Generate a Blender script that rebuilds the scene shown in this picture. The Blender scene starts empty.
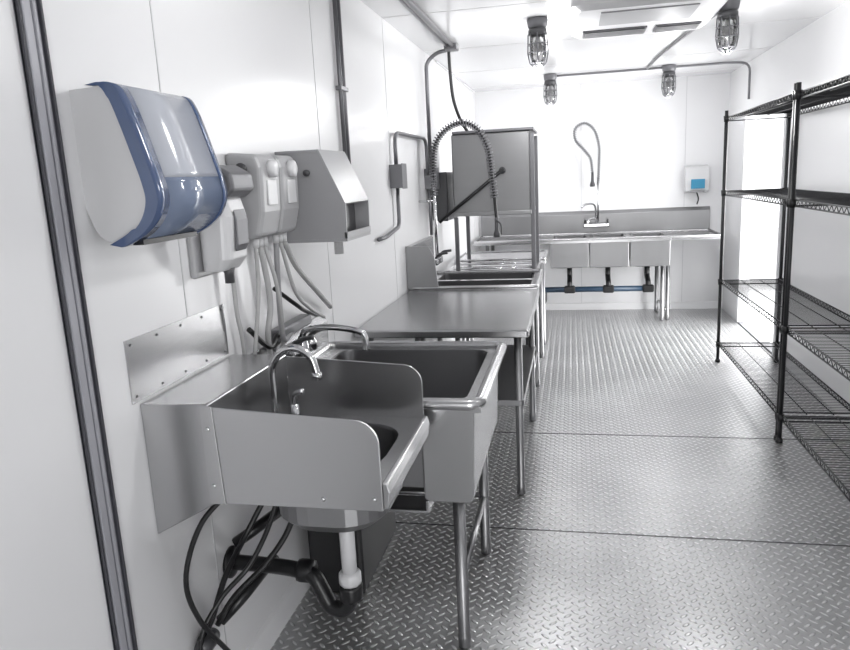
import bpy, bmesh, math, random
from mathutils import Vector, Matrix
random.seed(3)
S = bpy.context.scene
COL = S.collection

# ------------------------------------------------------------------ materials
def new_mat(name):
    m = bpy.data.materials.new(name); m.use_nodes = True
    nt = m.node_tree; b = nt.nodes['Principled BSDF']
    return m, nt, b
def N(nt, t, **kw):
    n = nt.nodes.new(t)
    for k, v in kw.items(): setattr(n, k, v)
    return n
def mat(name, col, rough=0.5, metal=0.0, noise=0.04, nscale=6.0, bump=0.0, stretch=(1,1,1), coat=0.0, rv=0.02, detail=3):
    m, nt, b = new_mat(name)
    g = N(nt, 'ShaderNodeNewGeometry'); mp = N(nt, 'ShaderNodeMapping')
    mp.inputs['Scale'].default_value = stretch
    nz = N(nt, 'ShaderNodeTexNoise'); nz.inputs['Scale'].default_value = nscale; nz.inputs['Detail'].default_value = detail
    nt.links.new(g.outputs['Position'], mp.inputs['Vector']); nt.links.new(mp.outputs[0], nz.inputs['Vector'])
    r = N(nt, 'ShaderNodeMapRange'); r.inputs[3].default_value = 1-noise; r.inputs[4].default_value = 1+noise
    nt.links.new(nz.outputs[0], r.inputs[0])
    mx = N(nt, 'ShaderNodeVectorMath', operation='SCALE'); mx.inputs[0].default_value = col
    nt.links.new(r.outputs[0], mx.inputs['Scale']); nt.links.new(mx.outputs[0], b.inputs['Base Color'])
    r2 = N(nt, 'ShaderNodeMapRange'); r2.inputs[3].default_value = rough*(1-rv); r2.inputs[4].default_value = min(1, rough*(1+rv))
    nt.links.new(nz.outputs[0], r2.inputs[0]); nt.links.new(r2.outputs[0], b.inputs['Roughness'])
    b.inputs['Metallic'].default_value = metal
    b.inputs['Coat Weight'].default_value = coat
    if bump > 0:
        bp = N(nt, 'ShaderNodeBump'); bp.inputs['Strength'].default_value = bump; bp.inputs['Distance'].default_value = 0.01
        nt.links.new(nz.outputs[0], bp.inputs['Height']); nt.links.new(bp.outputs[0], b.inputs['Normal'])
    return m

M_WALL = mat('white_frp_panel', (0.77,0.77,0.78), 0.25, 0, 0.006, 1.2, 0.05, detail=0, rv=0.0)
M_CEIL = mat('white_ceiling_panel', (0.70,0.70,0.71), 0.16, 0, 0.006, 1.2, 0.10, detail=0, rv=0.0)
M_SEAM = mat('panel_seam', (0.55,0.55,0.56), 0.4)
M_STEEL = mat('brushed_stainless', (0.47,0.47,0.475), 0.27, 1.0, 0.03, 3.0, 0.0, (1,6,1), detail=2)
M_STEELD = mat('stainless_dull', (0.29,0.29,0.295), 0.36, 1.0, 0.04, 3.0, 0.0, (5,1,1), detail=2)
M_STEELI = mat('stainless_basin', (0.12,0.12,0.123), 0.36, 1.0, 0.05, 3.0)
M_DARKB = mat('shaded_basin', (0.05,0.05,0.052), 0.4, 0.8, 0.05, 3.0)  # steel basin interior, shade inside the openings put into the colour
M_HOOD = mat('stainless_machine', (0.24,0.24,0.245), 0.42, 0.9, 0.04, 3.0, 0.0, (1,1,6), detail=2)
M_CHROME = mat('chrome', (0.60,0.60,0.61), 0.12, 1.0, 0.02)
M_COND = mat('galvanised_conduit', (0.18,0.18,0.19), 0.4, 0.7, 0.05)
M_BLACK = mat('black_plastic', (0.008,0.008,0.009), 0.35, 0, 0.1)
M_BLACKM = mat('black_wire_coating', (0.010,0.010,0.012), 0.35, 0.0, 0.1)
M_RUB = mat('rubber_trim', (0.045,0.045,0.055), 0.5)
M_TRIM = mat('aluminium_trim', (0.20,0.20,0.225), 0.4, 0.2)
M_TRIML = mat('aluminium_trim_light', (0.34,0.34,0.37), 0.4, 0.1)
M_GREYP = mat('grey_plastic', (0.29,0.29,0.30), 0.35)
M_LGREY = mat('light_grey_plastic', (0.38,0.38,0.39), 0.3)
M_DGREY = mat('dark_grey_plastic', (0.06,0.06,0.065), 0.35)
M_MGREY = mat('painted_grey_metal', (0.16,0.16,0.17), 0.4, 0.3)
M_WHITEP = mat('white_plastic', (0.62,0.62,0.63), 0.3)
M_BULB = mat('frosted_bulb', (0.25,0.25,0.25), 0.2)
M_TUBE = mat('clear_grey_hose', (0.42,0.42,0.42), 0.25)
M_BLUE = mat('translucent_blue_plastic', (0.065,0.10,0.20), 0.12, 0, 0.04, coat=0.5)
M_BLUEG = mat('blue_grey_cover', (0.17,0.21,0.30), 0.14, 0, 0.04, coat=0.3)
M_LBLUE = mat('smoke_cover', (0.46,0.48,0.53), 0.14, 0, 0.03, coat=0.3)
M_PIPEB = mat('blue_pipe', (0.015,0.04,0.075), 0.4)
M_LABEL = mat('blue_label', (0.03,0.25,0.42), 0.4)
M_GROUND = mat('outside_concrete', (0.7,0.7,0.7), 0.8)

def floor_mat():
    m, nt, b = new_mat('diamond_tread_plate')
    L = nt.links.new
    g = N(nt,'ShaderNodeNewGeometry'); mp = N(nt,'ShaderNodeMapping')
    s = 1/0.036
    mp.inputs['Scale'].default_value = (s,s,s); mp.inputs['Rotation'].default_value = (0,0,math.radians(45))
    L(g.outputs['Position'], mp.inputs['Vector'])
    sp = N(nt,'ShaderNodeSeparateXYZ'); L(mp.outputs[0], sp.inputs[0])
    def M(op,a,bb=None,c=None):
        n = N(nt,'ShaderNodeMath',operation=op)
        for i,v in enumerate((a,bb,c)):
            if v is None: continue
            if isinstance(v,(int,float)): n.inputs[i].default_value = v
            else: L(v, n.inputs[i])
        return n.outputs[0]
    X,Y = sp.outputs[0], sp.outputs[1]
    cx,cy = M('FLOOR',X), M('FLOOR',Y)
    fx,fy = M('SUBTRACT',M('SUBTRACT',X,cx),0.5), M('SUBTRACT',M('SUBTRACT',Y,cy),0.5)
    par = M('FLOORED_MODULO',M('ADD',cx,cy),2.0)
    def ell(a,bb):
        return M('SQRT',M('ADD',M('POWER',M('ABSOLUTE',M('DIVIDE',fx,a)),2.0),M('POWER',M('ABSOLUTE',M('DIVIDE',fy,bb)),2.0)))
    d1,d2 = ell(0.47,0.17), ell(0.17,0.47)
    d = M('ADD',M('MULTIPLY',d1,par),M('MULTIPLY',d2,M('SUBTRACT',1.0,par)))
    h = N(nt,'ShaderNodeMapRange'); h.interpolation_type='SMOOTHSTEP'
    h.inputs[1].default_value=1.15; h.inputs[2].default_value=0.5; L(d,h.inputs[0])
    nz = N(nt,'ShaderNodeTexNoise'); nz.inputs['Scale'].default_value=1.6; nz.inputs['Detail'].default_value=5
    L(g.outputs['Position'], nz.inputs['Vector'])
    cr = N(nt,'ShaderNodeValToRGB')
    cr.color_ramp.elements[0].position=0.3; cr.color_ramp.elements[0].color=(0.38,0.38,0.385,1)
    cr.color_ramp.elements[1].position=0.75; cr.color_ramp.elements[1].color=(0.54,0.54,0.545,1)
    L(nz.outputs[0], cr.inputs[0])
    mx = N(nt,'ShaderNodeMix',data_type='RGBA'); L(h.outputs[0],mx.inputs[0]); L(cr.outputs[0],mx.inputs[6])
    mx.inputs[7].default_value=(0.80,0.80,0.805,1); L(mx.outputs[2], b.inputs['Base Color'])
    b.inputs['Metallic'].default_value=0.8
    rr = N(nt,'ShaderNodeMapRange'); rr.inputs[3].default_value=0.26; rr.inputs[4].default_value=0.38
    L(nz.outputs[0],rr.inputs[0]); L(rr.outputs[0], b.inputs['Roughness'])
    bp = N(nt,'ShaderNodeBump'); bp.inputs['Strength'].default_value=1.0; bp.inputs['Distance'].default_value=0.004
    L(h.outputs[0],bp.inputs['Height']); L(bp.outputs[0],b.inputs['Normal'])
    return m
M_FLOOR = floor_mat()

def glass_mat():
    m, nt, b = new_mat('jar_glass')
    out = nt.nodes['Material Output']
    t = N(nt,'ShaderNodeBsdfTransparent'); t.inputs[0].default_value=(0.75,0.75,0.75,1)
    gl = N(nt,'ShaderNodeBsdfGlossy'); gl.inputs['Roughness'].default_value=0.08
    fr = N(nt,'ShaderNodeFresnel'); fr.inputs[0].default_value=1.5
    a = N(nt,'ShaderNodeMath',operation='ADD'); a.inputs[1].default_value=0.12
    nt.links.new(fr.outputs[0],a.inputs[0])
    mx = N(nt,'ShaderNodeMixShader'); nt.links.new(a.outputs[0],mx.inputs[0])
    nt.links.new(t.outputs[0],mx.inputs[1]); nt.links.new(gl.outputs[0],mx.inputs[2]); nt.links.new(mx.outputs[0],out.inputs[0])
    return m
M_GLASS = glass_mat()

# ------------------------------------------------------------------ builders
def root(name, loc):
    e = bpy.data.objects.new(name, None); e.empty_display_size=0.1; e.location = loc
    COL.objects.link(e); return e
def finish(name, bm, m, parent=None, bevel=0, smooth=False, seg=2):
    bmesh.ops.recalc_face_normals(bm, faces=bm.faces)
    me = bpy.data.meshes.new(name); bm.to_mesh(me); bm.free()
    me.materials.append(m)
    if smooth:
        for p in me.polygons: p.use_smooth = True
    ob = bpy.data.objects.new(name, me); COL.objects.link(ob)
    if parent is not None:
        ob.parent = parent
        ob.matrix_parent_inverse = Matrix.Translation(parent.location).inverted()
    if bevel > 0:
        md = ob.modifiers.new('bevel','BEVEL'); md.width=bevel; md.segments=seg; md.limit_method='ANGLE'; md.angle_limit=math.radians(35)
        md.harden_normals=False
    return ob
def box(name,x0,x1,y0,y1,z0,z1,m,parent=None,bevel=0.0,seg=2):
    bm = bmesh.new()
    bmesh.ops.create_cube(bm,size=1.0)
    for v in bm.verts:
        v.co = Vector(((x0+x1)/2+v.co.x*(x1-x0),(y0+y1)/2+v.co.y*(y1-y0),(z0+z1)/2+v.co.z*(z1-z0)))
    return finish(name,bm,m,parent,bevel,seg=seg)
def prism(name,prof,axis,a0,a1,m,parent=None,bevel=0.0,smooth=False,seg=2):
    bm = bmesh.new()
    def P(p,a):
        if axis=='Y': return (p[0],a,p[1])
        if axis=='X': return (a,p[0],p[1])
        return (p[0],p[1],a)
    A=[bm.verts.new(P(p,a0)) for p in prof]; B=[bm.verts.new(P(p,a1)) for p in prof]
    n=len(prof)
    bm.faces.new(A); bm.faces.new(B[::-1])
    for i in range(n): bm.faces.new((A[i],A[(i+1)%n],B[(i+1)%n],B[i]))
    ob=finish(name,bm,m,parent,bevel,False,seg)
    if smooth:
        for p in ob.data.polygons:
            if len(p.vertices)==4: p.use_smooth=True
    return ob
def rr(x0,x1,y0,y1,z,r,n=6):
    pts=[]
    for cx,cy,a in ((x1-r,y1-r,0),(x0+r,y1-r,90),(x0+r,y0+r,180),(x1-r,y0+r,270)):
        for i in range(n+1):
            t=math.radians(a+90*i/n); pts.append((cx+r*math.cos(t),cy+r*math.sin(t),z))
    return pts
def loft(name,rings,m,parent=None,cap0=True,cap1=True,smooth=False,bevel=0):
    bm=bmesh.new(); R=[[bm.verts.new(p) for p in r] for r in rings]
    n=len(rings[0])
    for a,b in zip(R,R[1:]):
        for i in range(n): bm.faces.new((a[i],a[(i+1)%n],b[(i+1)%n],b[i]))
    if cap0: bm.faces.new(R[0][::-1])
    if cap1: bm.faces.new(R[-1])
    return finish(name,bm,m,parent,bevel,smooth)
def catmull(pts,sub):
    P=[Vector(p) for p in pts]; out=[]
    for i in range(len(P)-1):
        p0=P[i-1] if i>0 else P[i]*2-P[i+1]; p1=P[i]; p2=P[i+1]; p3=P[i+2] if i+2<len(P) else P[i+1]*2-P[i]
        for k in range(sub):
            t=k/sub
            out.append(0.5*((2*p1)+(-p0+p2)*t+(2*p0-5*p1+4*p2-p3)*t*t+(-p0+3*p1-3*p2+p3)*t**3))
    out.append(P[-1]); return out
def sweep_bm(bm,P,r,n=8,rad=None):
    T=[]
    for i in range(len(P)):
        a=P[max(0,i-1)]; b=P[min(len(P)-1,i+1)]; T.append((b-a).normalized())
    up=Vector((0,0,1)) if abs(T[0].z)<0.9 else Vector((1,0,0))
    u=T[0].cross(up).normalized(); rings=[]
    for i,p in enumerate(P):
        u=(u-T[i]*u.dot(T[i])).normalized(); w=T[i].cross(u)
        R=rad[i] if rad else r
        rings.append([bm.verts.new(p+(u*math.cos(2*math.pi*k/n)+w*math.sin(2*math.pi*k/n))*R) for k in range(n)])
    for a,b in zip(rings,rings[1:]):
        for i in range(n): bm.faces.new((a[i],a[(i+1)%n],b[(i+1)%n],b[i]))
    bm.faces.new(rings[0][::-1]); bm.faces.new(rings[-1])
def tube(name,pts,r,m,parent=None,curve=True,n=10,sub=8):
    bm=bmesh.new(); P=catmull(pts,sub) if curve else [Vector(p) for p in pts]
    sweep_bm(bm,P,r,n)
    return finish(name,bm,m,parent,0,True)
def bend(pts,rad=0.05,k=5):
    P=[Vector(p) for p in pts]; out=[P[0]]
    for i in range(1,len(P)-1):
        a=(P[i-1]-P[i]); b=(P[i+1]-P[i]); ra=min(rad,a.length*.49,b.length*.49)
        s=P[i]+a.normalized()*ra; e=P[i]+b.normalized()*ra
        for j in range(k+1):
            t=j/k; out.append(s*(1-t)**2+P[i]*2*t*(1-t)+e*t*t)
    out.append(P[-1]); return out
def pipe(name,pts,r,m,parent=None,rad=0.05,n=10):
    bm=bmesh.new(); sweep_bm(bm,bend(pts,rad),r,n); return finish(name,bm,m,parent,0,True)
def rods(name,lst,m,parent=None,n=6):
    bm=bmesh.new()
    for p,q,r in lst: sweep_bm(bm,[Vector(p),Vector(q)],r,n)
    return finish(name,bm,m,parent,0,True)
def lathe(name,prof,c,m,parent=None,n=20,smooth=True,axis='Z'):
    rings=[]
    for r,o in prof:
        ring=[]
        for k in range(n):
            a=2*math.pi*k/n; u,v=r*math.cos(a),r*math.sin(a)
            if axis=='Z': ring.append((c[0]+u,c[1]+v,c[2]+o))
            elif axis=='X': ring.append((c[0]+o,c[1]+u,c[2]+v))
            else: ring.append((c[0]+u,c[1]+o,c[2]+v))
        rings.append(ring)
    return loft(name,rings,m,parent,True,True,smooth)
def basin(tag,cell,inner,z,depth,r,parent,deck=M_STEEL,inn=M_STEELI,lip=0.03):
    x0,x1,y0,y1=cell; a0,a1,b0,b1=inner
    loft(tag+'_deck',[rr(x0,x1,y0,y1,z-lip,0.002),rr(x0,x1,y0,y1,z,0.002),rr(a0,a1,b0,b1,z,r)],deck,parent,False,False)
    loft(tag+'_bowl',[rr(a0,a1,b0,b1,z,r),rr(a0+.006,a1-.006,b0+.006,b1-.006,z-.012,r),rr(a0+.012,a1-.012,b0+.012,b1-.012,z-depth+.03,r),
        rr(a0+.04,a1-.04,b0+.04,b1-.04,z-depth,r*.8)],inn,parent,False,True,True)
    loft(tag+'_shell',[rr(a0-.006,a1+.006,b0-.006,b1+.006,z-.005,r),rr(a0-.004,a1+.004,b0-.004,b1+.004,z-depth+.02,r),
        rr(a0+.03,a1-.03,b0+.03,b1-.03,z-depth-.012,r*.8)],M_STEELD,parent,False,True,False)
    cx,cy=(a0+a1)/2,(b0+b1)/2
    lathe(tag+'_drain',[(0.045,0),(0.045,0.004),(0.03,0.005),(0.028,0.001)],(cx,cy,z-depth+.0005),M_CHROME,parent)
def helix(name,path,R,turns,r,m,parent):
    P=catmull(path,24); L=[0]
    for a,b in zip(P,P[1:]): L.append(L[-1]+(b-a).length)
    tot=L[-1]; T=[]; F=[]
    for i in range(len(P)): T.append((P[min(i+1,len(P)-1)]-P[max(i-1,0)]).normalized())
    u=Vector((0,1,0)); 
    for i in range(len(P)):
        u=(u-T[i]*u.dot(T[i])).normalized(); F.append((u.copy(),T[i].cross(u)))
    pts=[]; n=turns*9; j=0
    for k in range(n+1):
        s=tot*k/n
        while j<len(L)-2 and L[j+1]<s: j+=1
        t=(s-L[j])/(L[j+1]-L[j]); p=P[j].lerp(P[j+1],t); a=2*math.pi*turns*k/n
        pts.append(p+(F[j][0]*math.cos(a)+F[j][1]*math.sin(a))*R)
    bm=bmesh.new(); sweep_bm(bm,pts,r,5); return finish(name,bm,m,parent,0,True)

# ------------------------------------------------------------------ room
XL,XR,YB,YF,H = -1.07,1.63,8.27,-1.6,2.5
T=0.08
box('floor',XL-T,XR+T,YF,YB+T,-0.1,0,M_FLOOR)
box('ceiling',XL-T,XR+T,YF,YB+T,H,H+T,M_CEIL)
box('wall_left',XL-T,XL,YF,YB+T,0,H,M_WALL)
box('wall_back',XL,XR,YB,YB+T,0,H,M_WALL)
DY0,DY1,DZ=6.15,7.47,2.02
wr=root('wall_right',(XR,3,0))
box('panel_near',XR,XR+T,YF,DY0,0,H,M_WALL,wr)
box('panel_far',XR,XR+T,DY1,YB+T,0,H,M_WALL,wr)
box('panel_over_door',XR,XR+T,DY0,DY1,DZ,H,M_WALL,wr)
wf=root('wall_front',(0,YF,0))
box('pier_a',XL-T,0.1,YF-T,YF,0,H,M_WALL,wf); box('pier_b',1.1,XR+T,YF-T,YF,0,H,M_WALL,wf)
box('header',0.1,1.1,YF-T,YF,2.05,H,M_WALL,wf)
d=root('door_1',(XR,DY0,0))
box('jamb_a',XR-.012,XR+T+.01,DY0-.04,DY0+.012,0.0,DZ+.04,M_WHITEP,d,.003); box('jamb_b',XR-.012,XR+T+.01,DY1-.012,DY1+.04,0,DZ+.04,M_WHITEP,d,.003)
box('head',XR-.0125,XR+T+.01,DY0+.012,DY1-.012,DZ-.012,DZ+.04,M_WHITEP,d,.003); box('sill',XR-.005,XR+T,DY0+.012,DY1-.012,0,.012,M_MGREY,d)
box('ground_outside',XR+T,XR+14,-8,20,-0.25,-0.12,M_GROUND)
k=1
for y in (1.79,3.01,4.23,5.45,6.67,7.89):
    box('trim_%d'%k,XL,XL+.0015,y-.0025,y+.0025,0.0,H,M_SEAM); k+=1
    box('trim_%d'%k,XL,XR,y-.0025,y+.0025,H-.0015,H,M_SEAM); k+=1
for x in (0.1,1.2):
    box('trim_%d'%k,x-.003,x+.003,YB-.0015,YB,0,H,M_SEAM); k+=1
box('trim_%d'%k,XL,XL+.012,5.9,YB,H-.012,H,M_WHITEP); k+=1
M_DARKS=mat('floor_seam',(0.05,0.05,0.05),0.6)
for y in (0.52,1.75,2.97,4.20):
    box('trim_%d'%k,XL,XR,y-.004,y+.004,0,0.0012,M_DARKS); k+=1
prism('baseboard_left',[(XL,0),(XL+.03,0),(XL+.012,.07),(XL,.08)],'Y',YF,YB,M_WALL)
prism('baseboard_back',[(YB,0),(YB-.02,0),(YB-.01,.07),(YB,.08)],'X',XL+.03,XR,M_WALL)
t=root('trim_%d'%k,(XL,1.33,0)); k+=1
box('strip',XL,XL+.006,1.296,1.364,0,H,M_TRIM,t)
box('ridge_1',XL,XL+.012,1.296,1.302,0,H,M_RUB,t,.002); box('ridge_2',XL,XL+.014,1.357,1.364,0,H,M_RUB,t,.002)
box('ridge_3',XL,XL+.011,1.308,1.332,0,H,M_TRIML,t,.003); box('ridge_4',XL,XL+.010,1.340,1.351,0,H,M_TRIML,t,.003)

# ------------------------------------------------------------------ paper towel dispenser
r=root('paper_towel_dispenser',(XL,1.57,1.47))
def smooth2(p,sub=4):
    return [(v.x,v.z) for v in catmull([(a,0,b) for a,b in p],sub)]
back=[(XL,1.805)]+smooth2([(-.978,1.810),(-.957,1.785),(-.938,1.72),(-.92,1.65),(-.91,1.59),(-.918,1.54),(-.95,1.497),(-1.0,1.470),(-1.045,1.49),(XL,1.55)])
prism('body',back,'Y',1.425,1.735,M_WHITEP,r,.0,True)
full=smooth2([(-1.0,1.816),(-.965,1.812),(-.945,1.78),(-.925,1.72),(-.905,1.65),(-.892,1.60),(-.888,1.56),(-.905,1.52),(-.94,1.487),(-.99,1.462)],4)
sp=19
def shell(name,pr,y0,y1,m,th=0.02,off=0.0):
    inner=[(x-th,z-(.004 if z>1.78 else 0)+(.006 if z<1.5 else 0)) for x,z in pr][::-1]
    prism(name,[(x+off,z) for x,z in pr]+inner,'Y',y0,y1,m,r,.0,True)
shell('cover_upper',full[:sp+1],1.465,1.725,M_LBLUE)
shell('cover_lower',full[sp:],1.465,1.725,M_BLUEG)
shell('cover_edge',full,1.416,1.466,M_BLUE,0.026,0.003)
shell('cover_edge_far',full,1.724,1.745,M_BLUE,0.022,0.002)
box('paper_slot',-1.01,-.96,1.46,1.70,1.462,1.474,M_BLACK,r)

# soap dispenser near
r=root('hand_soap_dispenser',(XL,1.93,1.33))
box('back_plate',XL,XL+.02,1.83,2.0,1.33,1.60,M_LGREY,r,.006)
loft('reservoir',[rr(XL+.02,XL+.085,1.86,1.985,1.345,.02),rr(XL+.02,XL+.115,1.852,1.992,1.38,.03),rr(XL+.02,XL+.125,1.85,1.995,1.50,.035),rr(XL+.02,XL+.11,1.855,1.99,1.555,.03)],M_WHITEP,r,smooth=False,bevel=.004)
prism('push_lever',[(XL+.02,1.555),(XL+.12,1.55),(XL+.150,1.575),(XL+.145,1.62),(XL+.10,1.645),(XL+.02,1.65)],'Y',1.85,1.995,M_MGREY,r,.012,seg=3)
prism('front_badge',[(XL+.120,1.40),(XL+.132,1.42),(XL+.134,1.49),(XL+.126,1.52)],'Y',1.885,1.955,M_MGREY,r,.002)
lathe('nozzle',[(.014,0),(.014,.03),(.02,.045)],(XL+.075,1.92,1.305),M_DGREY,r)

# chemical dispensers
def chem(y0):
    y1=y0+.15; r=root('chemical_dispenser',(XL,y0+.07,1.42))
    prism('housing',[(XL,1.41),(XL+.095,1.42),(XL+.115,1.50),(XL+.12,1.64),(XL+.105,1.68),(XL,1.69)],'Y',y0,y1,M_LGREY,r,.014,seg=3)
    box('window',XL+.116,XL+.122,y0+.04,y1-.04,1.52,1.60,M_WHITEP,r,.002)
    lathe('knob',[(.028,0),(.028,.02),(.02,.024)],(XL+.116,y0+.075,1.635),M_WHITEP,r,axis='X')
    lathe('side_lock',[(.02,-.008),(.02,0.002)],(XL+.055,y0,1.635),M_DGREY,r,axis='Y')
    for i,yy in enumerate((y0+.04,y0+.075,y0+.11)):
        lathe('outlet_%d'%i,[(.010,0),(.012,.03)],(XL+.06,yy,1.385),M_WHITEP,r)
chem(2.11); chem(2.275)
r=root('powder_detergent_dispenser',(XL,2.66,1.36))
y0,y1=2.51,2.82
pr=[(XL,1.37),(-.815,1.37),(-.812,1.50),(-.90,1.69),(XL,1.70)]
prism('side_near',pr,'Y',y0,y0+.008,M_GREYP,r); prism('side_far',pr,'Y',y1-.008,y1,M_GREYP,r)
box('back',XL,XL+.01,y0+.009,y1-.009,1.371,1.70,M_GREYP,r)
box('top',XL,-.90,y0-.002,y1+.002,1.69,1.702,M_GREYP,r,.002)
prism('slope_lid',[(-.90,1.70),(-.812,1.505),(-.818,1.50),(-.905,1.69)],'Y',y0-.001,y1+.001,M_GREYP,r)
box('bottom',XL,-.813,y0-.001,y1+.001,1.366,1.376,M_GREYP,r)
box('mechanism',XL+.01,-.87,y0+.01,y1-.01,1.382,1.60,M_DGREY,r,.004)
box('lip',-.822,-.811,y0,y1,1.377,1.40,M_GREYP,r)
lathe('spout',[(.018,0),(.018,.05),(.03,.06)],(-.90,2.66,1.306),M_WHITEP,r)
lathe('latch',[(.012,0),(.012,.012)],(-.95,y0-.012,1.62),M_DGREY,r,axis='Y')

r=root('chemical_feed_hoses',(XL,2.3,1.0))
hs=[((XL+.06,2.15,1.385),(XL+.05,2.16,1.25),(XL+.045,2.12,1.1),(XL+.03,2.1,.98)),
    ((XL+.06,2.185,1.385),(XL+.06,2.22,1.2),(XL+.05,2.2,1.08),(XL+.03,2.25,.95)),
    ((XL+.06,2.22,1.385),(XL+.08,2.24,1.25),(XL+.07,2.28,1.1),(XL+.04,2.33,1.0)),
    ((XL+.06,2.315,1.385),(XL+.05,2.32,1.22),(XL+.06,2.30,1.05),(XL+.04,2.42,1.04)),
    ((XL+.06,2.35,1.385),(XL+.07,2.42,1.2),(XL+.09,2.5,1.12),(XL+.1,2.62,1.06)),
    ((XL+.06,2.385,1.385),(XL+.05,2.5,1.28),(XL+.05,2.7,1.15),(XL+.03,2.9,1.05)),
    ((XL+.03,2.03,1.40),(XL+.03,2.03,1.2),(XL+.03,2.05,1.1),(XL+.03,2.06,.90))]
for i,h in enumerate(hs): tube('hose_%d'%i,h,.010 if i%2 else .007,M_TUBE if i!=3 else M_GREYP,r)
tube('hose_dark',((XL+.02,2.12,1.12),(XL+.05,2.2,1.04),(XL+.04,2.3,1.06),(XL+.04,2.4,1.04)),.009,M_BLACK,r)
tube('hose_dark_b',((XL+.02,2.35,1.22),(XL+.06,2.45,1.14),(XL+.05,2.55,1.10),(XL+.04,2.7,1.05)),.008,M_BLACK,r)
box('hose_manifold',XL,XL+.05,2.30,2.62,1.035,1.075,M_MGREY,r,.008)

r=root('patch_plate',(XL,1.75,1.07))
box('plate',XL,XL+.003,1.49,2.0,1.068,1.228,M_STEEL,r)
for i in range(5):
    for z in (1.082,1.214): lathe('rivet_%d_%d'%(i,int(z*1000)),[(.004,0),(.003,.002)],(XL+.003,1.51+i*.117,z),M_DGREY,r,n=8,axis='X')

# ------------------------------------------------------------------ hand wash sink
r=root('hand_wash_sink',(-.75,1.77,.70))
HY0,HY1=1.52,2.025
prism('back_ledge',[(XL,.70),(-.885,.80),(-.885,1.06),(XL,1.06)],'Y',HY0,HY1,M_STEEL,r,.004)
def splash(name,y,xa=-.884):
    pts=[(xa,.80),(xa,1.055)]
    R=.06; cx,cz=-.45-R,1.03-R
    for i in range(9):
        a=math.radians(90-90*i/8); pts.append((cx+R*math.cos(a),cz+R*math.sin(a)))
    pts+=[(-.45,.80)]
    prism(name,pts,'Y',y,y+.006,M_STEEL,r,.0015)
splash('side_splash_near',HY0-.004); splash('side_splash_far',HY1-.006)
prism('splash_flange',[(-.90,.80),(-.86,.80),(-.87,1.057),(-.90,1.062)],'Y',HY0-.008,HY0-.005,M_STEEL,r,.001)
for i,p in enumerate(((-.885,.85),(-.885,1.0),(-.47,.83),(-.6,.825))): lathe('screw_%d'%i,[(.006,0),(.004,-.003)],(p[0],HY0-.008 if i<2 else HY0-.004,p[1]),M_CHROME,r,n=8,axis='Y')
basin('sink',(-.884,-.452,HY0+.004,HY1-.007),(-.79,-.49,1.59,1.96),.862,.17,.12,r)
prism('front_apron',[(-.4515,.80),(-.438,.805),(-.432,.845),(-.438,.868),(-.4515,.87)],'Y',HY0+.003,HY1-.007,M_STEEL,r,.003)
r=root('gooseneck_faucet',(-.835,1.80,.862))
lathe('base',[(.026,0),(.026,.012),(.016,.03),(.014,.06)],(-.835,1.80,.862),M_CHROME,r)
tube('spout',((-.835,1.80,.90),(-.835,1.80,1.0),(-.832,1.80,1.08),(-.80,1.80,1.125),(-.755,1.80,1.135),(-.715,1.80,1.11),(-.70,1.80,1.06)),.011,M_CHROME,r)
lathe('aerator',[(.013,0),(.014,.02)],(-.70,1.80,1.045),M_CHROME,r)
lathe('valve_body',[(.013,0),(.015,.06),(.011,.09)],(-.80,1.86,.862),M_CHROME,r)
tube('lever',((-.80,1.86,.95),(-.79,1.85,.985),(-.76,1.83,1.0)),.009,M_CHROME,r)

r=root('sink_drain_trap',(-.64,1.775,.38))
pipe('tailpiece',((-.64,1.775,.675),(-.64,1.775,.45)),.022,M_WHITEP,r)
lathe('slip_nut',[(.03,0),(.034,.01),(.034,.03),(.028,.04)],(-.64,1.775,.435),M_WHITEP,r,n=10)
tube('p_trap',((-.64,1.775,.46),(-.64,1.775,.40),(-.665,1.78,.35),(-.71,1.79,.345),(-.74,1.80,.39),(-.77,1.81,.43),(-.84,1.83,.435),(-.95,1.85,.43),(XL,1.87,.42)),.024,M_BLACK,r,n=14)
lathe('trap_nut',[(.033,0),(.036,.01),(.036,.04),(.033,.05)],(-.64,1.775,.385),M_BLACK,r,n=10)
lathe('trap_nut_b',[(.033,0),(.036,.01),(.036,.04),(.033,.05)],(-.82,1.825,.435),M_BLACK,r,n=10,axis='X')
lathe('flange',[(.05,0),(.05,.01),(.03,.02)],(XL,1.87,.42),M_BLACK,r,axis='X')
r=root('supply_hoses',(-1.0,1.75,.4))
bl=[((-.90,1.62,.79),(-.98,1.58,.70),(-1.03,1.56,.55),(-1.03,1.60,.40),(-.98,1.66,.25),(-.93,1.75,.05)),
    ((-.84,1.80,.79),(-.86,1.78,.65),(-.93,1.74,.5),(-1.0,1.66,.42),(-1.04,1.60,.3),(-1.02,1.62,.02)),
    ((-.80,1.86,.79),(-.83,1.84,.6),(-.9,1.8,.48),(-1.0,1.75,.38),(-1.05,1.72,.3)),
    ((-.95,1.9,.62),(-1.0,1.85,.52),(-1.02,1.75,.45),(-1.03,1.66,.36),(-1.04,1.6,.33))]
for i,b in enumerate(bl): tube('hose_%d'%i,b,.0075 if i<2 else .009,M_BLACK,r)
for i,(yy,zz) in enumerate(((1.90,.64),(1.97,.66))):
    lathe('stop_valve_%d'%i,[(.014,0),(.014,.05),(.02,.055),(.02,.075)],(XL,yy,zz),M_CHROME,r,axis='X')
lathe('valve_elbow',[(.02,0),(.026,.02),(.026,.06),(.02,.08)],(-1.04,1.6,.30),M_DGREY,r,axis='Y')
tube('white_tube',((-1.03,1.95,.66),(-.95,1.93,.62),(-.9,1.9,.68),(-.86,1.86,.79)),.008,M_TUBE,r)
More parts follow.
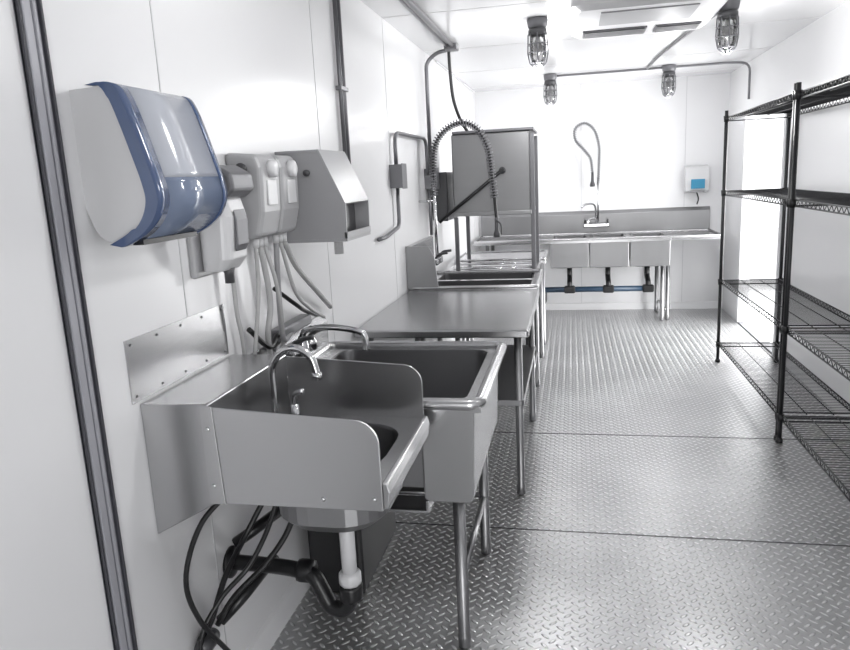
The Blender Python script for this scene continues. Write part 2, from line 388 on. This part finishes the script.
for i in range(2): pipe('valve_pipe_%d'%i,((-1.05,1.74+i*.14,.30+i*.18),(-.99,1.78+i*.12,.36+i*.16),(-.94,1.92+i*.09,.42+i*.12)),.018,M_BLACK,r,.03)

# ------------------------------------------------------------------ utility sink
r=root('utility_sink',(-.64,2.45,0))
SX0,SX1,SY0,SY1,SZ=-1.045,-.28,2.06,2.85,.885
basin('sink',(SX0,SX1,SY0,SY1),(-.96,-.335,2.12,2.79),SZ,.32,.06,r,lip=.02)
pts=rr(SX0+.01,SX1-.005,SY0+.01,SY1-.01,SZ+.004,.035,5)
bm=bmesh.new(); P=[Vector(p) for p in pts]; sweep_bm(bm,P+[P[0],P[1]],.02,10); finish('rolled_rim',bm,M_STEEL,r,0,True)
prism('backsplash',[(XL+.002,.87),(XL+.03,.87),(XL+.03,1.0),(XL+.01,1.03),(XL+.002,1.03)],'Y',SY0,SY1,M_STEEL,r,.003)
prism('apron',[(-.475,.57),(-.465,.555),(SX1-.045,.555),(SX1-.032,.57),(SX1-.022,.872),(-.475,.872)],'Y',SY0+.012,SY0+.055,M_STEEL,r,.006)
prism('apron_front',[(SX1-.055,.556),(SX1-.047,.556),(SX1-.034,.571),(SX1-.024,.872),(SX1-.05,.872)],'Y',SY0+.056,SY1-.02,M_STEEL,r,.003)
prism('support_channel',[(-.78,.515),(-.46,.515),(-.46,.56),(-.47,.56),(-.47,.525),(-.78,.525)],'Y',SY0+.01,SY0+.12,M_STEEL,r,.002)
LG=[(-.37,2.12),(-.37,2.74),(-.98,2.74)]
for i,(x,y) in enumerate(LG):
    lathe('leg_%d'%i,[(.014,0),(.022,.006),(.022,.05),(.0205,.055),(.0205,.56)],(x,y,0),M_STEELD,r)
rods('stretchers',[((-.37,2.12,.26),(-.37,2.74,.26),.013),((-.98,2.74,.27),(-.37,2.74,.27),.013)],M_STEELD,r,10)
r=root('deck_mount_faucet',(-1.01,2.45,.9))
box('body',-1.035,-1.005,2.36,2.54,.945,.985,M_CHROME,r,.01,3)
lathe('hub',[(.025,0),(.028,.03),(.02,.07),(.015,.09)],(-1.0,2.45,.93),M_CHROME,r)
tube('swing_spout',((-1.0,2.45,1.01),(-.98,2.45,1.045),(-.88,2.45,1.055),(-.78,2.45,1.04),(-.755,2.45,1.02),(-.75,2.45,.965)),.012,M_CHROME,r)
for i,yy in enumerate((2.37,2.53)):
    lathe('valve_%d'%i,[(.024,0),(.026,.03),(.018,.05)],(-1.0,yy,.95),M_CHROME,r)
    tube('lever_%d'%i,((-1.0,yy,1.005),(-.96,yy-.02,1.03),(-.91,yy-.04,1.045)),.009,M_DGREY,r)
rods('inlets',[((XL+.03,2.38,.965),(-1.02,2.38,.965),.014),((XL+.03,2.52,.965),(-1.02,2.52,.965),.014)],M_CHROME,r,10)

r=root('grease_trap',(-.9,2.65,0))
box('tank',-1.02,-.80,2.37,2.90,.0,.36,M_BLACK,r,.015); box('lid',-1.03,-.79,2.36,2.91,.36,.385,M_BLACK,r,.006)
for i,p in enumerate(((-.99,2.40),(-.83,2.40),(-.99,2.87),(-.83,2.87))): lathe('bolt_%d'%i,[(.012,0),(.01,.012)],(p[0],p[1],.385),M_STEELD,r,n=6)
pipe('inlet_pipe',((-.66,2.45,.55),(-.66,2.45,.46),(-.84,2.47,.44),(-.84,2.48,.38)),.025,M_BLACK,r)

# ------------------------------------------------------------------ work table
def table(name,x0,x1,y0,y1,z,legs,shelf=None,edge=.04):
    r=root(name,((x0+x1)/2,(y0+y1)/2,0))
    loft('top',[rr(x0+.01,x1-.01,y0+.01,y1-.01,z-edge,.012),rr(x0,x1,y0,y1,z-edge+.006,.015),rr(x0,x1,y0,y1,z-.008,.015),rr(x0+.008,x1-.008,y0+.008,y1-.008,z,.012)],M_STEEL,r)
    for i,(x,y) in enumerate(legs):
        lathe('leg_%d'%i,[(.014,0),(.022,.006),(.022,.05),(.0195,.055),(.0195,z-edge)],(x,y,0),M_STEELD,r)
    if shelf:
        loft('undershelf',[rr(x0+.04,x1-.03,y0+.04,y1-.03,shelf-.03,.02),rr(x0+.04,x1-.03,y0+.04,y1-.03,shelf,.02)],M_STEELD,r,bevel=.003)
    return r
table('work_table',XL+.004,-.205,3.27,4.49,.86,[(-.26,3.33),(-.26,4.42),(-1.0,3.33),(-1.0,4.42)],.50)

# ------------------------------------------------------------------ pre rinse sink table
def rim(name,x0,x1,y0,y1,z,par,rad=.014):
    P=[Vector(p) for p in rr(x0,x1,y0,y1,z,.02,3)]; bm=bmesh.new(); sweep_bm(bm,P+[P[0],P[1]],rad,8); finish(name,bm,M_STEEL,par,0,True)
r=root('pre_rinse_sink',(-.6,4.9,0))
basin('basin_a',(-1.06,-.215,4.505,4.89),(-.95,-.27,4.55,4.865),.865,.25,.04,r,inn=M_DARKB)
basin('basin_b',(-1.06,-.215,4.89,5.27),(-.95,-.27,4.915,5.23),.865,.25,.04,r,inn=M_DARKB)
rim('rolled_rim',-1.05,-.225,4.515,5.26,.872,r)
box('backsplash',XL+.001,XL+.04,4.516,5.27,.86,1.15,M_STEEL,r,.004)
prism('end_splash',[(XL+.001,.866),(-.86,.866),(-.88,1.08),(-.92,1.15),(XL+.001,1.15)],'Y',4.503,4.513,M_STEELD,r,.002)
for i,(x,y) in enumerate(((-.27,4.58),(-.27,5.2),(-1.0,4.58),(-1.0,5.2))):
    lathe('leg_%d'%i,[(.014,0),(.022,.006),(.022,.05),(.0195,.055),(.0195,.85)],(x,y,0),M_STEELD,r)
rods('stretchers',[((-.27,4.58,.26),(-.27,5.2,.26),.013),((-1.0,4.58,.26),(-1.0,5.2,.26),.013),((-1.0,4.58,.27),(-.27,4.58,.27),.013)],M_STEELD,r,10)
r=root('pre_rinse_faucet',(-.96,5.0,.9))
box('valve_body',-1.02,-.93,4.90,5.10,.97,1.02,M_CHROME,r,.012,3)
rods('inlets',[((XL+.04,4.93,.995),(-.98,4.93,.995),.015),((XL+.04,5.07,.995),(-.98,5.07,.995),.015)],M_CHROME,r,10)
pipe('riser',((-.955,5.0,1.0),(-.955,5.0,1.62)),.012,M_CHROME,r)
path=((-.955,5.0,1.45),(-.955,5.0,1.65),(-.935,5.0,1.80),(-.86,5.0,1.90),(-.74,5.0,1.945),(-.63,5.0,1.89),(-.565,5.0,1.76),(-.545,5.0,1.60),(-.53,5.0,1.42))
tube('inner_hose',path,.011,M_BLACK,r); helix('spring',path,.024,62,.0042,M_MGREY,r)
tube('lower_hose',((-.53,5.0,1.44),(-.525,5.0,1.36),(-.52,5.0,1.29)),.012,M_BLACK,r)
lathe('spray_head',[(.022,0),(.026,.02),(.014,.05),(.012,.14)],(-.52,5.0,1.15),M_DGREY,r)
tube('spray_lever',((-.52,4.99,1.27),(-.49,4.985,1.24),(-.485,4.985,1.17)),.006,M_DGREY,r)
rods('bracket',[((XL,5.0,1.42),(-.955,5.0,1.42),.008)],M_CHROME,r,8)
for i,yy in enumerate((4.92,5.08)): tube('lever_%d'%i,((-.95,yy,1.02),(-.92,yy-.01,1.05),(-.86,yy-.02,1.06)),.010,M_DGREY,r)

# ------------------------------------------------------------------ dishwasher
r=root('commercial_dishwasher',(-.58,5.65,0))
WX0,WX1,WY0,WY1=-.875,-.30,5.33,5.95
box('hood',WX0,WX1,WY0,WY1,1.30,1.885,M_HOOD,r,.012,3)
box('hood_bottom_rim',WX0-.006,WX1+.006,WY0-.006,WY1+.006,1.285,1.315,M_STEELD,r,.004)
box('hood_top_cap',WX0+.01,WX1+.03,WY0-.02,WY1,1.886,1.905,M_MGREY,r,.004)
for i,(x,y) in enumerate(((WX0+.02,WY0-.012),(WX1+.015,WY0+.03),(WX0+.02,WY1-.03),(WX1+.015,WY1-.03))):
    box('guide_post_%d'%i,x-.016,x+.016,y-.012,y+.012,.86,1.87 if i else 1.28,M_MGREY,r,.003)
box('wash_deck',-.95,-.26,5.275,5.955,.82,.87,M_STEEL,r,.005)
box('tank',-.92,-.31,5.33,5.93,.35,.82,M_HOOD,r,.01)
box('control_panel',-.315,-.285,5.36,5.90,.42,.76,M_STEELD,r,.006)
box('power_box',-1.05,-.93,5.40,5.86,1.25,1.62,M_DGREY,r,.01)
for i,(x,y) in enumerate(((-.89,5.36),(-.34,5.36),(-.89,5.9),(-.34,5.9))): lathe('leg_%d'%i,[(.014,0),(.02,.01),(.02,.36)],(x,y,0),M_STEELD,r)
pipe('lift_handle',((-.49,5.30,1.62),(-.74,5.29,1.43),(-.98,5.28,1.25)),.013,M_BLACK,r,.02)
lathe('handle_pivot',[(.025,0),(.025,.03)],(-.50,5.30,1.61),M_DGREY,r,axis='Y')
rods('rack_guide',[((-.9,5.36,.885),(-.3,5.36,.885),.008),((-.9,5.9,.885),(-.3,5.9,.885),.008),((-.9,5.63,.885),(-.3,5.63,.885),.008)],M_CHROME,r)
r=root('dishwasher_cable',(-.87,5.3,2.5))
tube('cable',((-.87,5.36,2.5),(-.87,5.38,2.35),(-.86,5.42,2.15),(-.82,5.47,2.0),(-.77,5.5,1.905)),.012,M_BLACK,r)
r=table('clean_dish_table',-1.0,-.22,5.97,6.62,.87,[(-.27,6.05),(-.27,6.55),(-.95,6.05),(-.95,6.55)],None)
rim('rolled_rim',-.99,-.23,5.985,6.605,.872,r,.012)

# ------------------------------------------------------------------ three compartment sink
r=root('three_compartment_sink',(.23,7.9,0))
BZ=.875; YA,YE=7.52,8.24
xs=[-.235,.17,.575,.98]
for i in range(3):
    basin('compartment_%d'%i,(xs[i],xs[i+1],YA,YE),(xs[i]+.03,xs[i+1]-.03,YA+.06,YE-.13),BZ,.29,.04,r)
    box('compartment_front_%d'%i,xs[i]+.006,xs[i+1]-.006,YA+.02,YA+.03,BZ-.29,BZ-.02,M_STEELD,r,.006)
box('drainboard_a',-1.04,-.2355,YA,YE,BZ-.03,BZ,M_STEEL,r,.003); box('drainboard_b',.9805,1.47,YA,YE,BZ-.03,BZ,M_STEEL,r,.003)
prism('backsplash',[(YE,BZ-.03),(YE,BZ+.22),(YB-.001,BZ+.26),(YB-.001,BZ-.03)],'X',-1.04,1.47,M_STEELD,r,.003)
rim('rolled_rim',-1.03,1.46,YA+.01,YE-.005,BZ+.006,r,.015)
for i,(x,y) in enumerate(((-.9,7.62),(-.9,8.15),(.91,7.60),(.91,8.12),(.97,7.66))):
    lathe('leg_%d'%i,[(.014,0),(.022,.008),(.022,.05),(.02,.055),(.02,BZ-.03 if i<2 else BZ-.28)],(x,y,0),M_STEELD,r)
rods('gusset',[((.94,7.6,.12),(.94,8.12,.12),.012)],M_STEELD,r)
r=root('drain_manifold',(.2,7.8,.3))
pipe('blue_main',((-.3,7.7,.33),(.80,7.7,.33)),.030,M_PIPEB,r,n=12)
for i in range(3):
    cx=(xs[i]+xs[i+1])/2
    pipe('drop_%d'%i,((cx,7.84,.57),(cx,7.84,.45),(cx,7.7,.40),(cx,7.7,.34)),.028,M_BLACK,r,.03)
    box('tee_%d'%i,cx-.06,cx+.06,7.66,7.74,.29,.37,M_BLACK,r,.02,3)
pipe('vertical_stub',((-.3,7.7,.35),(-.3,7.7,.2),(-.5,7.8,.1),(-.5,8.24,.1)),.028,M_BLACK,r,.03)
r=root('spray_faucet',(.27,8.15,.9))
box('valve_body',.12,.40,8.13,8.19,.955,1.0,M_CHROME,r,.012,3)
rods('inlets',[((.16,8.18,.975),(.16,8.236,.975),.014),((.36,8.18,.975),(.36,8.236,.975),.014)],M_CHROME,r,8)
pipe('riser',((.28,8.14,1.0),(.28,8.14,1.50)),.011,M_CHROME,r)
path=((.28,8.14,1.42),(.29,8.14,1.65),(.29,8.14,1.83),(.24,8.14,2.0),(.14,8.14,2.08),(.04,8.14,2.03),(.04,8.14,1.91),(.13,8.14,1.80),(.20,8.14,1.70),(.22,8.14,1.55))
tube('inner_hose',path,.009,M_MGREY,r); helix('spring',path,.019,60,.004,M_GREYP,r)
lathe('spray_head',[(.026,0),(.03,.02),(.016,.06),(.013,.16)],(.22,8.14,1.40),M_DGREY,r)
tube('spout',((.26,8.14,1.05),(.24,8.08,1.2),(.15,7.98,1.22),(.10,7.93,1.19)),.011,M_CHROME,r)
tube('side_spout',((.26,8.13,1.02),(.24,8.05,1.06),(.18,7.95,1.05),(.16,7.92,1.01)),.011,M_CHROME,r)
for i,xx in enumerate((.14,.38)): tube('lever_%d'%i,((xx,8.15,1.0),(xx,8.11,1.03),(xx,8.06,1.04)),.009,M_DGREY,r)

r=root('back_soap_dispenser',(1.32,YB,1.28))  # soap dispenser on the back wall
YW=YB-.001
prism('housing',[(YW,1.29),(YW-.10,1.30),(YW-.12,1.42),(YW-.10,1.56),(YW,1.58)],'X',1.19,1.44,M_WHITEP,r,.014,seg=3)
box('label',1.25,1.39,YW-.126,YW-.116,1.33,1.43,M_LABEL,r,.002)
box('push_bar',1.24,1.39,YW-.125,YW-.06,1.288,1.308,M_GREYP,r,.006)
tube('hose',((1.32,YW-.05,1.29),(1.34,YW-.05,1.22),(1.33,YW-.03,1.16)),.007,M_BLACK,r)

# ------------------------------------------------------------------ wire shelving
def shelving(ya,yb):
    r=root('wire_shelving_unit',(1.38,(ya+yb)/2,0))
    x0,x1=1.15,1.59
    P=[]
    for y in (ya,yb):
        for x in (x0,x1):
            P.append(((x,y,.012),(x,y,1.97),.0130))
    rods('posts',P,M_BLACKM,r,12)
    for i,p in enumerate(P): lathe('foot_%d'%i,[(.01,0),(.02,.004),(.02,.02),(.014,.03)],(p[0][0],p[0][1],0),M_BLACK,r,n=10)
    for si,z in enumerate((.165,.675,1.37,1.925)):
        L=[]
        for x in (x0+.012,x1-.012):
            for dz in (0,-.032): L.append(((x,ya,z+dz),(x,yb,z+dz),.0045))
            n=int((yb-ya)/.06)
            for i in range(n):
                a=ya+(yb-ya)*i/n; b=ya+(yb-ya)*(i+.5)/n; c=ya+(yb-ya)*(i+1)/n
                L.append(((x,a,z),(x,b,z-.032),.0022)); L.append(((x,b,z-.032),(x,c,z),.0022))
        for y in (ya+.01,yb-.01):
            for dz in (0,-.032): L.append(((x0,y,z+dz),(x1,y,z+dz),.004))
        for x in (x0+.15,x0+.29): L.append(((x,ya,z-.006),(x,yb,z-.006),.003))
        n=int((yb-ya)/.030)
        for i in range(1,n):
            y=ya+(yb-ya)*i/n; L.append(((x0+.01,y,z),(x1-.01,y,z),.0019))
        rods('shelf_%d'%si,L,M_BLACKM,r,5)
        for i,p in enumerate(P): lathe('collar_%d_%d'%(si,i),[(.017,0),(.021,.045)],(p[0][0],p[0][1],z-.038),M_BLACK,r,n=10)
shelving(4.18,5.92)
shelving(2.40,4.14)

# ------------------------------------------------------------------ conduits
r=root('electrical_conduit',(XL,3.33,2.5))
for i,yy in enumerate((3.31,3.36)):
    pipe('run_%d'%i,((XL+.016,yy,1.5 if i else 1.66),(XL+.016,yy,2.5)),.010,M_COND,r)
box('clamp',XL,XL+.03,3.28,3.39,2.0,2.02,M_COND,r,.003)
box('coupling',XL,XL+.035,3.325,3.40,1.50,1.62,M_MGREY,r,.004)
r=root('junction_box',(XL,4.26,1.53))
box('box',XL,XL+.075,4.20,4.32,1.53,1.67,M_MGREY,r,.004); box('cover',XL+.075,XL+.079,4.195,4.325,1.525,1.675,M_MGREY,r,.002)
pipe('conduit_down',((XL+.03,4.26,1.53),(XL+.03,4.26,1.30),(XL+.02,3.95,1.26),(XL+.02,3.8,1.26)),.012,M_COND,r)
pipe('conduit_up',((XL+.03,4.26,1.67),(XL+.03,4.26,1.86),(XL+.03,5.22,1.86),(XL+.03,5.22,1.6)),.012,M_COND,r,.1)
r=root('junction_box',(XL,5.4,1.5))
box('box',XL,XL+.085,5.24,5.36,1.50,1.65,M_MGREY,r,.004); box('cover',XL+.085,XL+.089,5.235,5.365,1.495,1.655,M_MGREY,r,.002)
pipe('conduit_up',((XL+.04,5.30,1.65),(XL+.04,5.30,2.40),(-.95,5.30,2.46),(-.88,5.30,2.47)),.014,M_COND,r,.12)
pipe('conduit_down',((XL+.03,5.26,1.5),(XL+.03,5.26,1.16)),.012,M_COND,r)
r=root('electrical_conduit',(-.82,4,2.5))
pipe('run',((-.82,-1.2,2.484),(-.82,5.2,2.484)),.013,M_COND,r)
pipe('run_b',((-.86,-1.2,2.484),(-.86,5.2,2.484)),.009,M_COND,r)
box('end_fitting',-.88,-.79,5.2,5.32,2.46,2.5,M_MGREY,r,.006)
r=root('electrical_conduit',(0,7.3,2.5))
pipe('cross_run',((-.25,7.3,2.486),(0,7.3,2.486),(1.45,7.3,2.486),(1.605,7.3,2.47),(1.605,7.3,2.3),(1.605,7.3,2.15)),.011,M_COND,r,.08)
pipe('branch',((.89,4.85,2.486),(.80,5.6,2.486),(.72,6.6,2.486),(.7,7.28,2.486)),.010,M_COND,r,.3)

# ------------------------------------------------------------------ ceiling lamps
def lamp(x,y,e):
    r=root('caged_ceiling_lamp',(x,y,H))
    lathe('mount',[(.06,0),(.065,-.012),(.06,-.05),(.05,-.06)],(x,y,H),M_MGREY,r)
    lathe('collar',[(.052,0),(.058,-.01),(.058,-.035),(.05,-.04)],(x,y,H-.06),M_DGREY,r)
    lathe('glass_jar',[(.046,0),(.05,-.04),(.05,-.12),(.042,-.155),(.02,-.172),(.003,-.175)],(x,y,H-.095),M_GLASS,r,n=24)
    lathe('bulb',[(.012,0),(.014,-.03),(.026,-.06),(.03,-.085),(.022,-.11),(.004,-.12)],(x,y,H-.095),M_BULB,r)
    L=[]; n=8
    for i in range(n):
        a=2*math.pi*i/n; c,s=math.cos(a),math.sin(a)
        q=[(.058,-.09),(.062,-.2),(.05,-.26),(.02,-.29)]
        for (r0,z0),(r1,z1) in zip(q,q[1:]): L.append(((x+r0*c,y+r0*s,H+z0),(x+r1*c,y+r1*s,H+z1),.004))
    for rr_,z in ((.061,-.15),(.062,-.2),(.05,-.26),(.02,-.29)):
        for i in range(16):
            a,b=2*math.pi*i/16,2*math.pi*(i+1)/16
            L.append(((x+rr_*math.cos(a),y+rr_*math.sin(a),H+z),(x+rr_*math.cos(b),y+rr_*math.sin(b),H+z),.004))
    rods('wire_cage',L,M_MGREY,r,5)
    ld=bpy.data.lights.new('bulb_light','POINT'); ld.energy=e; ld.shadow_soft_size=.08; ld.color=(1,1,1)
    lo=bpy.data.objects.new('bulb_light',ld); COL.objects.link(lo); lo.location=(x,y,H-.40); lo.parent=r; lo.matrix_parent_inverse=Matrix.Translation(r.location).inverted()
for x in (-.2,.89):
    for y,e in ((1.9,8),(4.65,13),(7.25,6)): lamp(x,y,e)

# air conditioner
r=root('ceiling_air_conditioner',(.41,4.9,H))
o=-.28
loft('casing',[rr(.03,.80,4.42+o,5.30+o,2.4999,.05),rr(.03,.80,4.42+o,5.30+o,2.475,.05),rr(.0,.83,4.39+o,5.33+o,2.47,.06),rr(.0,.83,4.39+o,5.33+o,2.44,.06),rr(.04,.79,4.43+o,5.29+o,2.415,.05)],M_WHITEP,r)
box('intake',.16,.67,4.50+o,4.85+o,2.408,2.417,M_GREYP,r,.002)
for j,(a,b) in enumerate(((.07,.45),(.50,.76))):
    box('vent_%d'%j,a,b,5.00+o,5.20+o,2.405,2.417,M_DGREY,r,.002)
    for i in range(4):
        yy=5.015+o+i*.045; prism('louver_%d_%d'%(j,i),[(yy,2.395),(yy+.018,2.405),(yy+.018,2.408),(yy,2.398)],'X',a+.01,b-.01,M_WHITEP,r)

# ------------------------------------------------------------------ daylight
w=bpy.data.worlds.new('sky'); S.world=w; w.use_nodes=True
nt=w.node_tree; bg=nt.nodes['Background']; bg.inputs[0].default_value=(0.97,0.985,1,1); bg.inputs[1].default_value=1.5
def area(name,loc,rot,sx,sy,e):
    l=bpy.data.lights.new(name,'AREA'); l.shape='RECTANGLE'; l.size=sx; l.size_y=sy; l.energy=e
    o=bpy.data.objects.new(name,l); COL.objects.link(o); o.location=loc; o.rotation_euler=rot
area('daylight_side_door',(XR+1.2,7.6,1.6),(0,math.radians(80),0),3.0,5.0,450)
area('entry_fill_light',(.6,YF-.3,1.1),(math.radians(90),0,0),0.9,1.9,30)  # added fill light behind the camera, at an unseen entry opening

# ------------------------------------------------------------------ camera
cd=bpy.data.cameras.new('camera'); cam=bpy.data.objects.new('camera',cd); COL.objects.link(cam)
f,rl=707.0,0.05
Yv=Vector((147,-154,f)).normalized(); Dn=Vector((f*rl,f,154-147*rl)).normalized(); Xv=Dn.cross(Yv)
right=Vector((Xv.x,Yv.x,-Dn.x)); down=Vector((Xv.y,Yv.y,-Dn.y)); fwd=Vector((Xv.z,Yv.z,-Dn.z))
m=Matrix((( right.x,-down.x,-fwd.x,0),(right.y,-down.y,-fwd.y,0),(right.z,-down.z,-fwd.z,1.58),(0,0,0,1)))
cam.matrix_world=m
cd.sensor_width=36; cd.lens=f/850*36; cd.clip_start=.02
S.camera=cam
S.view_settings.view_transform='Standard'
S.view_settings.exposure=0.42
